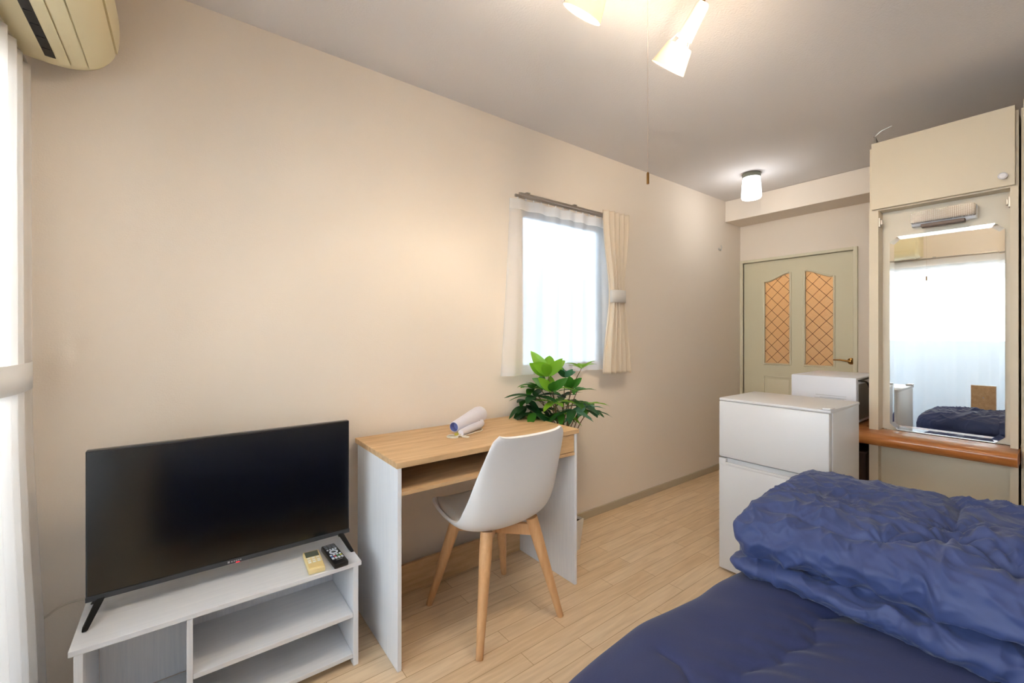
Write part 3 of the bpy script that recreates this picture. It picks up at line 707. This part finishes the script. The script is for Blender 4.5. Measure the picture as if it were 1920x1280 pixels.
# (right offset, forward offset, height, leaf length, count, material weights, tilt up)
def wp(px, py, f=0.):   # a spot in the plane of the plant, f metres further from the desk front
    Z = 2.40+f; X = (px-960)/810*Z; return Vector((FF[0]*Z+RR[0]*X, FF[1]*Z+RR[1]*X, 1.2+(626-py)/810*Z))
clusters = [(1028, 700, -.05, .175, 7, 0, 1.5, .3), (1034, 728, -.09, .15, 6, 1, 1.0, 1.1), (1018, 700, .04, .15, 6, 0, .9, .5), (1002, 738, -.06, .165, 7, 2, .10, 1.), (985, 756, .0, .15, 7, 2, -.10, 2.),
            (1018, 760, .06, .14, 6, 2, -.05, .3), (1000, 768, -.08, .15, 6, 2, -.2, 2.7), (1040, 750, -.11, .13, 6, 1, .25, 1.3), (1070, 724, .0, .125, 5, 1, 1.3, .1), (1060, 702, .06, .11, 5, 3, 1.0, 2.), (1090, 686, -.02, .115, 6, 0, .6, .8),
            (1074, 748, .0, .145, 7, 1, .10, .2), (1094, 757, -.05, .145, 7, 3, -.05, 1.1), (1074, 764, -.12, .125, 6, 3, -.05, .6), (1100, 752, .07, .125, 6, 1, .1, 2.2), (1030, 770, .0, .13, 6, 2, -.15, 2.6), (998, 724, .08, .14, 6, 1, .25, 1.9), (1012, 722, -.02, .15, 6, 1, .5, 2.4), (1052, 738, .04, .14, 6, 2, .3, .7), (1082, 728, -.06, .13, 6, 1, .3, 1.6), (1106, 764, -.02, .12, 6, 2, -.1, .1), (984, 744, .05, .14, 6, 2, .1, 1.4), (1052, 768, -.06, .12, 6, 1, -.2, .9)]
for k, (px, py, f, L, n_, mi, tilt, ph) in enumerate(clusters):
    c = wp(px, py, f)
    top = c-Vector((0, 0, .015)); b0 = base+Vector((random.uniform(-.02, .02), random.uniform(-.02, .02), 0))
    m1 = b0+Vector(((c.x-b0.x)*.12, (c.y-b0.y)*.12, (c.z-b0.z)*.55)); m2 = b0+Vector(((c.x-b0.x)*.55, (c.y-b0.y)*.55, (c.z-b0.z)*.84))
    MB().tube(catmull([b0, m1, m2, top], 6), [.0042-.0022*i/18 for i in range(19)], 7).build('stem', M_stem, pl, True)
    mb = MB()
    for i in range(n_):
        a = ph+2*PI*i/n_+random.uniform(-.2, .2); l_ = L*random.uniform(.8, 1.1)
        dv = Vector((math.cos(a), math.sin(a), tilt+random.uniform(-.15, .15)))
        if c.y+dv.normalized().y*l_ > 1.84: dv.y = min(dv.y, (1.84-c.y)/l_)
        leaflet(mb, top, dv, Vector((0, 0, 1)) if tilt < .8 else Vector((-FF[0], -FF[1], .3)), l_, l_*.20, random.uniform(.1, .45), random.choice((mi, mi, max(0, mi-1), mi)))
    mb.build('leaf_cluster', M_leafs, pl, True, 60)

# ------------------------------------------------------------------ fridge
fr = empty('refrigerator', (2.38, .88, 0), 'white two-door mini refrigerator at the foot of the bed', 'refrigerator')
MB().box(2.215, 2.575, .642, 1.118, .012, .868, .006).build('body', M_gloss, fr, True)
MB().box(2.180, 2.575, .640, 1.120, .862, .876, .004).build('top_panel', M_gloss, fr, True)
MB().box(2.178, 2.212, .645, 1.120, .578, .861, .006).build('upper_door', M_gloss, fr, True)
lo = MB().box(2.178, 2.212, .645, 1.120, .012, .540, .005).box(2.196, 2.212, .645, 1.120, .538, .5715).box(2.178, 2.20, 1.085, 1.120, .535, .5715, .003).build('lower_door', M_gloss, fr, True)
MB().box(2.177, 2.190, .65, 1.088, .538, .553, .004).build('grip', M_gloss, lo, True)
MB().box(2.175, 2.235, .640, .67, .8765, .884, .002).build('hinge_cover', M_white, fr, True)
for x in (2.24, 2.54):
    for y in (.67, 1.09): MB().lathe([(0, 0.0005), (.016, .0005), (.014, .0115), (0, .0115)], Matrix.Translation((x, y, 0)), 16).build('foot', M_black, fr)

# ------------------------------------------------------------------ vanity counter, microwave, cabinet under it
MC = 2.86
vc = empty('vanity_counter', (2.9, .6, .66), 'orange-brown stained wooden counter ledge below the cut-cornered mirror', 'counter')
b2 = bmesh.new()
b2.free()
mb = MB(); pr = [(2.735, .655), (2.728, .668), (2.728, .686), (2.735, .699), (2.75, .703), (2.925, .703), (2.925, .645), (2.75, .645)]
mb.prism(pr, 'y', .158, .70)
mb.prism([(2.735, .655), (2.728, .668), (2.728, .686), (2.735, .699), (2.75, .703), (3.34, .703), (3.34, .645), (2.75, .645)], 'y', .70, 1.10)
mb.build('ledge', M_shelf, vc, True, 60)
MB().box(3.30, 3.335, .70, 1.10, .001, .6445).box(2.93, 3.30, 1.075, 1.10, .001, .6445).build('support_panel', M_cream, vc)
cr_ = empty('storage_box', (3.1, .86, 0), 'dark brown wooden box under the counter behind the refrigerator', 'box')
MB().box(2.95, 3.27, .705, 1.04, .001, .55, .004).build('carcass', M_dark, cr_)
MB().box(2.94, 3.275, .70, 1.045, .55, .562, .003).build('lid', M_dark, cr_)
mw = empty('microwave', (3.1, .89, .704), 'white microwave oven standing sideways behind the refrigerator', 'microwave')
MB().box(2.90, 3.34, .735, 1.052, .712, .961, .008).build('casing', mat('microwave_enamel', (226, 230, 240), .35), mw, True)
MB().box(2.93, 3.31, .733, .7355, .73, .925).build('back_panel', mat('galvanised_back', (150, 148, 146), .4, .6), mw)
mb = MB()
for k in range(3): mb.box(2.8985, 2.9005, .78, .925-.02*k, .852-.012*k, .8555-.012*k)
mb.box(2.8985, 2.9005, .79, .93, .826, .838)
mb.build('caution_label', mat('label_grey', (196, 200, 208), .5), mw)
for x in (2.93, 3.31):
    for y in (.76, 1.03): MB().lathe([(0, .7035), (.012, .7035), (.012, .712), (0, .712)], Matrix.Translation((x, y, 0)), 12).build('foot', M_black, mw)
MB().tube(catmull([(2.925, .733, .945), (2.93, .722, .945), (3.0, .712, .93), (3.06, .705, .86), (3.12, .70, .80)], 8), .005, 10).tube([(2.92, .728, .946), (3.10, .726, .952)], .005, 8).build('power_cord', M_cord, mw, True)

# ------------------------------------------------------------------ mirror cabinet
mc = empty('mirror_cabinet', (3., .41, 0), 'tall cream cabinet holding the cut-cornered mirror, right of the refrigerator', 'cabinet')
Y0, Y1 = .163, .672
mb = MB(); mb.box(MC, 3.32, .634, Y1, .704, 1.838); mb.box(MC, 3.32, Y0, .186, .704, 1.838); mb.box(MC+.068, MC+.0875, .634, Y1, .001, .6445); mb.box(MC, MC+.0675, .634, Y1, .001, .6445); mb.box(MC, 3.32, Y0, .186, .001, .6445)
mb.build('side_panel', M_cream, mc)
MB().box(MC+.08, 3.32, .1865, .6335, .704, 1.8375).build('back_panel', mat('cream_panel', (226, 216, 198), .5), mc)
MB().box(MC+.05, 3.32, .1865, .6335, .001, .6445).build('lower_panel', mat('beige_panel', (214, 202, 178), .5), mc)
MB().box(MC+.012, 3.32, Y0, Y1, 1.8385, 2.17).build('upper_box', M_cream, mc)
dp = MB().box(MC-.008, MC+.0115, .172, .661, 1.845, 2.188, .0015).build('lift_door', M_cream, mc)
MB().lathe([(0, .0), (.005, 0), (.005, .010), (.014, .012), (.015, .020), (.010, .025), (0, .026)], aim((MC-.008, .206, 1.887), (-1, 0, 0)), 24).build('knob', mat('knob_white', (226, 224, 228), .3), dp, True)
for y, s in ((.628, -1), (.192, 1)):
    mb = MB(); mb.box(MC+.004, MC+.034, min(y, y+s*-.006), max(y, y-s*.006)+.0, 1.755, 1.80, .001)
    mb.box(MC+.01, MC+.03, min(y, y+s*.008), max(y, y+s*.008), 1.765, 1.79, .002)
    mb.build('hinge', M_steel, mc)
# mirror with bevel
def oct_(y0, y1, z0, z1, c): return [(y0+c, z0), (y1-c, z0), (y1, z0+c), (y1, z1-c), (y1-c, z1), (y0+c, z1), (y0, z1-c), (y0, z0+c)]
mi_ = empty('wall_mirror', (MC+.07, .4, .7), 'tall cut-cornered wall mirror above the wooden counter', 'mirror')
o1 = oct_(.206, .603, .706, 1.703, .030); o2 = oct_(.206+.017, .603-.017, .706+.017, 1.703-.017, .024)
b2 = bmesh.new(); xb, xf = MC+.0795, MC+.0725
v0 = [b2.verts.new((xb, *p)) for p in o1]; v1 = [b2.verts.new((xf-.0011, *p)) for p in o1]; v2 = [b2.verts.new((xf, *p)) for p in o2]
for a, b in ((v0, v1), (v1, v2)):
    for k in range(8): j = (k+1) % 8; b2.faces.new((a[k], a[j], b[j], b[k]))
b2.faces.new(v2); b2.faces.new(v0[::-1])
mb = MB(); mb.merge(b2); mb.build('mirror_glass', M_mirror, mi_)
# lamp over the mirror
ml = empty('mirror_lamp', (MC+.03, .4, 1.77), 'ribbed glass lamp unit above the cut-cornered mirror', 'lamp')
MB().box(MC+.045, MC+.0795, .29, .515, 1.735, 1.80, .004).build('backplate', M_white, ml)
rg = mat('ribbed_glass', (226, 216, 204), .18, trans=.45); n = rg.node_tree.nodes; l = rg.node_tree.links
t = n.new('ShaderNodeTexCoord'); br = n.new('ShaderNodeTexBrick'); br.offset = 0; br.inputs['Scale'].default_value = 1; br.inputs['Brick Width'].default_value = .007; br.inputs['Row Height'].default_value = .006; br.inputs['Mortar Size'].default_value = .001
mp = n.new('ShaderNodeMapping'); mp.inputs['Rotation'].default_value = (PI/2, 0, PI/2); bp = n.new('ShaderNodeBump'); bp.inputs['Strength'].default_value = 1; bp.inputs['Distance'].default_value = .003
sx = n.new('ShaderNodeSeparateXYZ'); cb = n.new('ShaderNodeCombineXYZ'); l.new(t.outputs['Object'], sx.inputs[0]); l.new(sx.outputs['Y'], cb.inputs[0]); l.new(sx.outputs['Z'], cb.inputs[1]); l.new(cb.outputs[0], br.inputs[0])
br.inputs['Color1'].default_value = (*lin((232, 222, 210)), 1); br.inputs['Color2'].default_value = (*lin((226, 214, 200)), 1); br.inputs['Mortar'].default_value = (*lin((170, 150, 132)), 1)
l.new(br.outputs[0], n['Principled BSDF'].inputs['Base Color']); l.new(br.outputs['Fac'], bp.inputs['Height']); l.new(bp.outputs[0], n['Principled BSDF'].inputs['Normal'])
pts = [(.292, 1.800), (.292, 1.748), (.513, 1.748), (.513, 1.800), (.425, 1.802), (.415, 1.795), (.405, 1.792), (.395, 1.795), (.385, 1.802)]
MB().prism(pts, 'x', MC+.008, MC+.0445, .002).build('glass_shade', rg, ml)
MB().box(MC+.012, MC+.05, .325, .475, 1.722, 1.738, .002).build('lamp_bar', mat('bar_brown', (96, 74, 62), .4), ml)
# bracket on top
o = MB().tube([(MC+.02, .652, 2.171), (MC+.02, .652, 2.232), (MC+.02, .628, 2.252), (MC+.02, .585, 2.262)], .0035, 8).tube([(MC+.02, .655, 2.235), (MC+.09, .65, 2.20), (MC+.14, .65, 2.175)], .0045, 8).build('metal_bracket', M_steel, None, True)
o.data.transform(Matrix.Translation((0, 0, 0))); tag(o, 'bent steel bracket standing on top of the mirror cabinet', 'bracket')
# wardrobe beside it
wd = empty('wardrobe', (3.1, -.5, 0), 'tall cream wardrobe cut off by the right edge of the photo', 'wardrobe')
MB().box(MC+.004, 3.32, -1.14, .155, .001, 2.17).build('carcass', M_cream, wd)
MB().box(MC-.014, MC+.0035, -.49, .149, 1.852, 2.20, .0015).build('door', M_cream, wd)
MB().box(MC-.014, MC+.0035, -1.13, -.495, 1.852, 2.20, .0015).build('door', M_cream, wd)
for a, b in ((-.49, .149), (-1.13, -.495)):
    q = MB().box(MC-.014, MC+.0035, a, b, .05, 1.846, .0015).build('door', M_cream, wd)
    MB().lathe([(0, .0), (.005, 0), (.005, .010), (.014, .012), (.015, .020), (.010, .025), (0, .026)], aim((MC-.014, a+.05, 1.05), (-1, 0, 0)), 24).build('knob', MATS['knob_white'], q, True)

# wall hook
o = MB().lathe([(0, 0), (.011, 0), (.012, .003), (0, .005)], aim((3.79, YL-.001, 1.955), (0, -1, 0)), 20).tube(catmull([(3.79, YL-.004, 1.952), (3.785, YL-.022, 1.938), (3.78, YL-.030, 1.952), (3.775, YL-.030, 1.985)], 6), .003, 8).tube(catmull([(3.79, YL-.004, 1.955), (3.80, YL-.015, 1.952), (3.81, YL-.02, 1.975)], 6), .003, 8).build('wall_hook', mat('hook_white', (206, 202, 196), .3, .2), None, True)
tag(o, 'small pale wall hook near the end of the left wall', 'hook')

# ------------------------------------------------------------------ bed
bed = empty('bed', (1., .05, 0), 'single bed under the navy quilt, low frame with light wooden headboard', 'bed')
BZ = .45
MB().box(-.10, 1.98, -.33, .60, .20, BZ-.035, .03).build('mattress', mat('mattress_white', (226, 226, 230), .8), bed, True)
MB().box(-.12, 2.0, -.34, .595, .12, .1995, .004).build('bed_frame', M_oak, bed)
for x in (-.08, 1.92):
    for y in (-.30, .545): MB().box(x, x+.05, y, y+.05, .001, .1195, .003).build('leg', M_oak, bed)
MB().box(-.150, -.1225, .475, .637, .05, .714, .003).build('headboard_panel', M_oak, bed)
mb = MB(); mb.lathe([(0, 0), (.006, 0), (.005, .003), (0, .003)], aim((-.1222, .556, .60), (1, 0, 0)), 12); mb.build('screw', M_steel, bed)

def on_z(px, py, z):
    d = ((FF[0]+(px-960)/810*RR[0]), (FF[1]+(px-960)/810*RR[1]), (626-py)/810); t = (z-1.2)/d[2]; return np.array([d[0]*t, d[1]*t])
def dist_poly(X, Y, pl_):
    D = np.full(X.shape, 9.); S = np.zeros(X.shape)
    for a, b in zip(pl_[:-1], pl_[1:]):
        ab = b-a; L2 = (ab**2).sum(); t = np.clip(((X-a[0])*ab[0]+(Y-a[1])*ab[1])/L2, 0, 1)
        d = np.hypot(X-a[0]-t*ab[0], Y-a[1]-t*ab[1]); D = np.minimum(D, d)
    return D
# quilt on the mattress: height field over a path that runs across the top and down the near side
stitch = catmull([on_z(*p, BZ) for p in ((1350, 1330), (1376, 1279), (1392, 1258), (1425, 1244), (1462, 1240), (1470, 1222), (1490, 1210), (1522, 1206), (1531, 1190), (1524, 1172), (1532, 1160), (1560, 1152), (1640, 1148), (1700, 1130))], 8)
stitch2 = catmull([on_z(*p, BZ) for p in ((1376, 1279), (1330, 1300), (1240, 1420), (1180, 1600))], 8)
edge_px = [(985, 1360), (1060, 1278), (1110, 1235), (1190, 1172), (1245, 1148), (1300, 1122), (1335, 1096), (1383, 1074), (1430, 1046)]
EZ = BZ-.035
ed = np.array([on_z(*p, EZ) for p in edge_px])
xs = np.linspace(-.13, 2.03, 430); yed = np.interp(xs, ed[:, 0], ed[:, 1], left=ed[0, 1], right=.62)
yed = np.convolve(np.pad(yed, 6, 'edge'), np.ones(13)/13, 'valid')
NV = 250; vv = np.linspace(0, 1, NV)
X = np.repeat(xs[:, None], NV, 1); Yv = -.42+(yed[:, None]-(-.42))*np.minimum(1, vv[None, :]/.90)
Ztop = BZ+0*X
dE = (yed[:, None]-Yv)              # distance from near edge
Ztop = BZ-.045*np.exp(-np.maximum(dE, 0)/.030)
tail = np.clip((vv[None, :]-.90)/.10, 0, 1)
hgt = .012*perlin(X*3.2, Yv*3.2, X*0+.3)+.006*perlin(X*8, Yv*8, X*0+4.1)
hgt += .022*(1-np.exp(-dist_poly(X, Yv, stitch)/.035))-.012
hgt += .010*(1-np.exp(-dist_poly(X, Yv, stitch2)/.03))-.006
dd = dist_poly(X, Yv, stitch); rad = .0035*np.sin((X*1.0+Yv*.5)*95+3*perlin(X*6, Yv*6, X*0+9))*np.exp(-dd/.05)
hgt += rad
cp1 = on_z(1292, 1255, BZ); hgt -= .010*np.exp(-dist_poly(X, Yv, np.array([on_z(1240, 1228, BZ), on_z(1275, 1250, BZ), on_z(1300, 1290, BZ)]))/.010)
Z = Ztop+hgt*(1-np.exp(-np.maximum(dE, 0)/.05))
Z = Z-tail*.28; Yq = Yv-.030*tail+.012*tail*np.sin(X*17)*tail
o = grid_mesh('quilt', np.stack([X, Yq, Z], -1), M_navy2, bed); o['label'] = 'navy quilted bed cover with scalloped stitching'
k = int(NV*.90)
MB().tube([(X[i, k], Yq[i, k]+.002, Z[i, k]-.002) for i in range(0, 430, 3)], .0045, 8).build('piping', M_hem, o, True)

# ------------------------------------------------------------------ folded comforter
prof = [(1.96, .458), (1.80, .452), (1.60, .452), (1.44, .453), (1.375, .463), (1.345, .490), (1.350, .520), (1.378, .538), (1.415, .546), (1.385, .556), (1.366, .580), (1.372, .612), (1.405, .645), (1.47, .672), (1.57, .690), (1.68, .686), (1.79, .694), (1.88, .692), (1.945, .668), (1.985, .625), (1.990, .590), (1.962, .566), (1.990, .545), (1.995, .505)]
pc2 = catmull(prof, 12, True)
# even resample
dl = np.r_[0, np.cumsum(np.linalg.norm(np.diff(np.vstack([pc2, pc2[:1]]), axis=0), axis=1))]
NU = 420; tt = np.linspace(0, dl[-1], NU, endpoint=False); pcc = np.stack([np.interp(tt, dl, np.r_[pc2[:, k], pc2[:1, k]]) for k in (0, 1)], -1)
NY = 460; Yc = np.linspace(-.50, .665, NY)
ze = .665-Yc; s_end = np.sqrt(np.clip(1-(1-np.clip(ze/.075, 0, 1))**2, 0, 1)); s_end = np.where(ze <= 0, 0, s_end)
PX = np.repeat(pcc[:, 0][:, None], NY, 1); PZ = np.repeat(pcc[:, 1][:, None], NY, 1); PY = np.repeat(Yc[None, :], NU, 0)
# lobes shrink to their own middle heights at the end
low = pcc[:, 1] < .548; mid = np.where(low, .500, .615)[:, None]
PZ = mid+(PZ-mid)*(.18+.82*s_end[None, :]); PX = 1.68+(PX-1.68)*(.93+.07*s_end[None, :])
PX = PX+.02*perlin(PY*3, PZ*6, PX*0+.7)
PZ = PZ-.026*np.exp(-((PZ-.548)/.035)**2)*np.clip((PY-.1)/.5, 0, 1)*(PX < 1.6)
# slump: top lower towards the near left end; back edge wavering
topw = np.clip((PZ-.56)/.12, 0, 1)
PZ = PZ+topw*(.010*np.sin(PY*7+1)+.012*perlin(PX*4, PY*4, PX*0+2.2))
P = np.stack([PX, PY, PZ], -1)
du = np.roll(P, -1, 0)-np.roll(P, 1, 0); dv = np.gradient(P, axis=1); N = np.cross(du, dv); N /= np.linalg.norm(N, axis=-1)[..., None]+1e-9
cen = np.array([1.68, 0, .57]); sgn = np.sign(((P-cen)*N*np.array([1, 0, 1])).sum(-1).mean()); N *= sgn
ridge = lambda a, p: (1-np.abs(a)*2.2).clip(0, 1)**p
wx, wy, wz = .05*perlin(PX*7, PY*7, PZ*7), .05*perlin(PX*7+9, PY*7, PZ*7), .05*perlin(PX*7, PY*7+5, PZ*7)
# puffed channels plus long shallow wrinkles that run mostly across the fold
rot = lambda a: (math.cos(a), math.sin(a))
disp = .014*perlin(PX*5, PY*4.2, PZ*5)
topm = np.clip((PZ-.655)/.03, 0, 1)
for a_, fs, fl, am, pw in ((.35, 13, 4., .0130, 2), (1.05, 17, 5., .0105, 2), (-.5, 24, 7, .0080, 2.5), (.7, 40, 10, .0045, 2.5)):
    ca, sa = rot(a_); U_ = ca*(PY+wy*.8)+sa*(PX+wx*.8); V_ = -sa*(PY+wy)+ca*(PX+wx)
    env = np.clip(.75+1.2*perlin(PX*5+a_*9, PY*5, PZ*4), 0, 1.2)
    disp += am*env*(ridge(perlin(U_*fl, V_*fs, (PZ+wz)*fs*.9+a_*5), pw)-.25)
front = ((PX < 1.46) & (PZ < .67))
disp += .004*np.sin(PY*70+6*perlin(PX*4, PY*4, PZ*4))*np.exp(-((PZ-.545)/.035)**2)
top = np.clip((PZ-.64)/.03, 0, 1)
tufts = [on_z(1790, 985, .69), on_z(1775, 1010, .68), on_z(1655, 1000, .68), on_z(1905, 1060, .68), on_z(1500, 1010, .66)]
for q, amp_ in zip(tufts, (.040, .022, .014, .03, .012)):
    r = np.hypot(PX-q[0], PY-q[1]); th = np.arctan2(PY-q[1], PX-q[0])
    disp += top*(-amp_*np.exp(-r/.032)+.0055*np.cos(9*th+3*perlin(PX*9, PY*9, PX*0))*np.exp(-((r-.06)/.05)**2))
crease = catmull([on_z(*p, .68) for p in ((1440, 938), (1480, 948), (1530, 966), (1590, 985), (1650, 998), (1720, 1005), (1790, 1010), (1850, 1040), (1960, 1085))], 6)
dc = dist_poly(PX, PY, crease); disp += top*(-.022*np.exp(-dc/.014)+.008*np.exp(-((dc-.05)/.035)**2))
crease2 = np.array([on_z(1790, 985, .69), on_z(1800, 950, .69), on_z(1770, 925, .69), on_z(1745, 905, .69)])
disp += top*(-.018*np.exp(-dist_poly(PX, PY, crease2)/.014))
endf = np.clip(s_end, .15, 1)[None, :]
bot = PZ < .465
disp = np.where(bot, disp*.1, disp)
P = P+N*(disp*endf)[..., None]
P[..., 2] = np.maximum(P[..., 2], .448)
me_ = grid_mesh('comforter', P, M_navy, None, closed_u=True)
bm = bmesh.new(); bm.from_mesh(me_.data); bmesh.ops.holes_fill(bm, edges=[e for e in bm.edges if e.is_boundary], sides=0)
bmesh.ops.recalc_face_normals(bm, faces=bm.faces[:]); bm.to_mesh(me_.data); bm.free()
tag(me_, 'thick navy comforter folded in a wrinkled stack on the bed', 'comforter')

# grey panel by the balcony sheers (seen in the mirror)
gp = empty('folding_panel', (-.31, 1.23, 0), 'slim grey panel with pale rim by the sheers, seen in mirror', 'panel')
MB().box(-.352, -.328, 1.245, 1.36, .002, .63, .003).build('board', M_grey, gp)
MB().box(-.355, -.325, 1.242, 1.363, .63, .642, .003).build('rim', M_pot, gp)
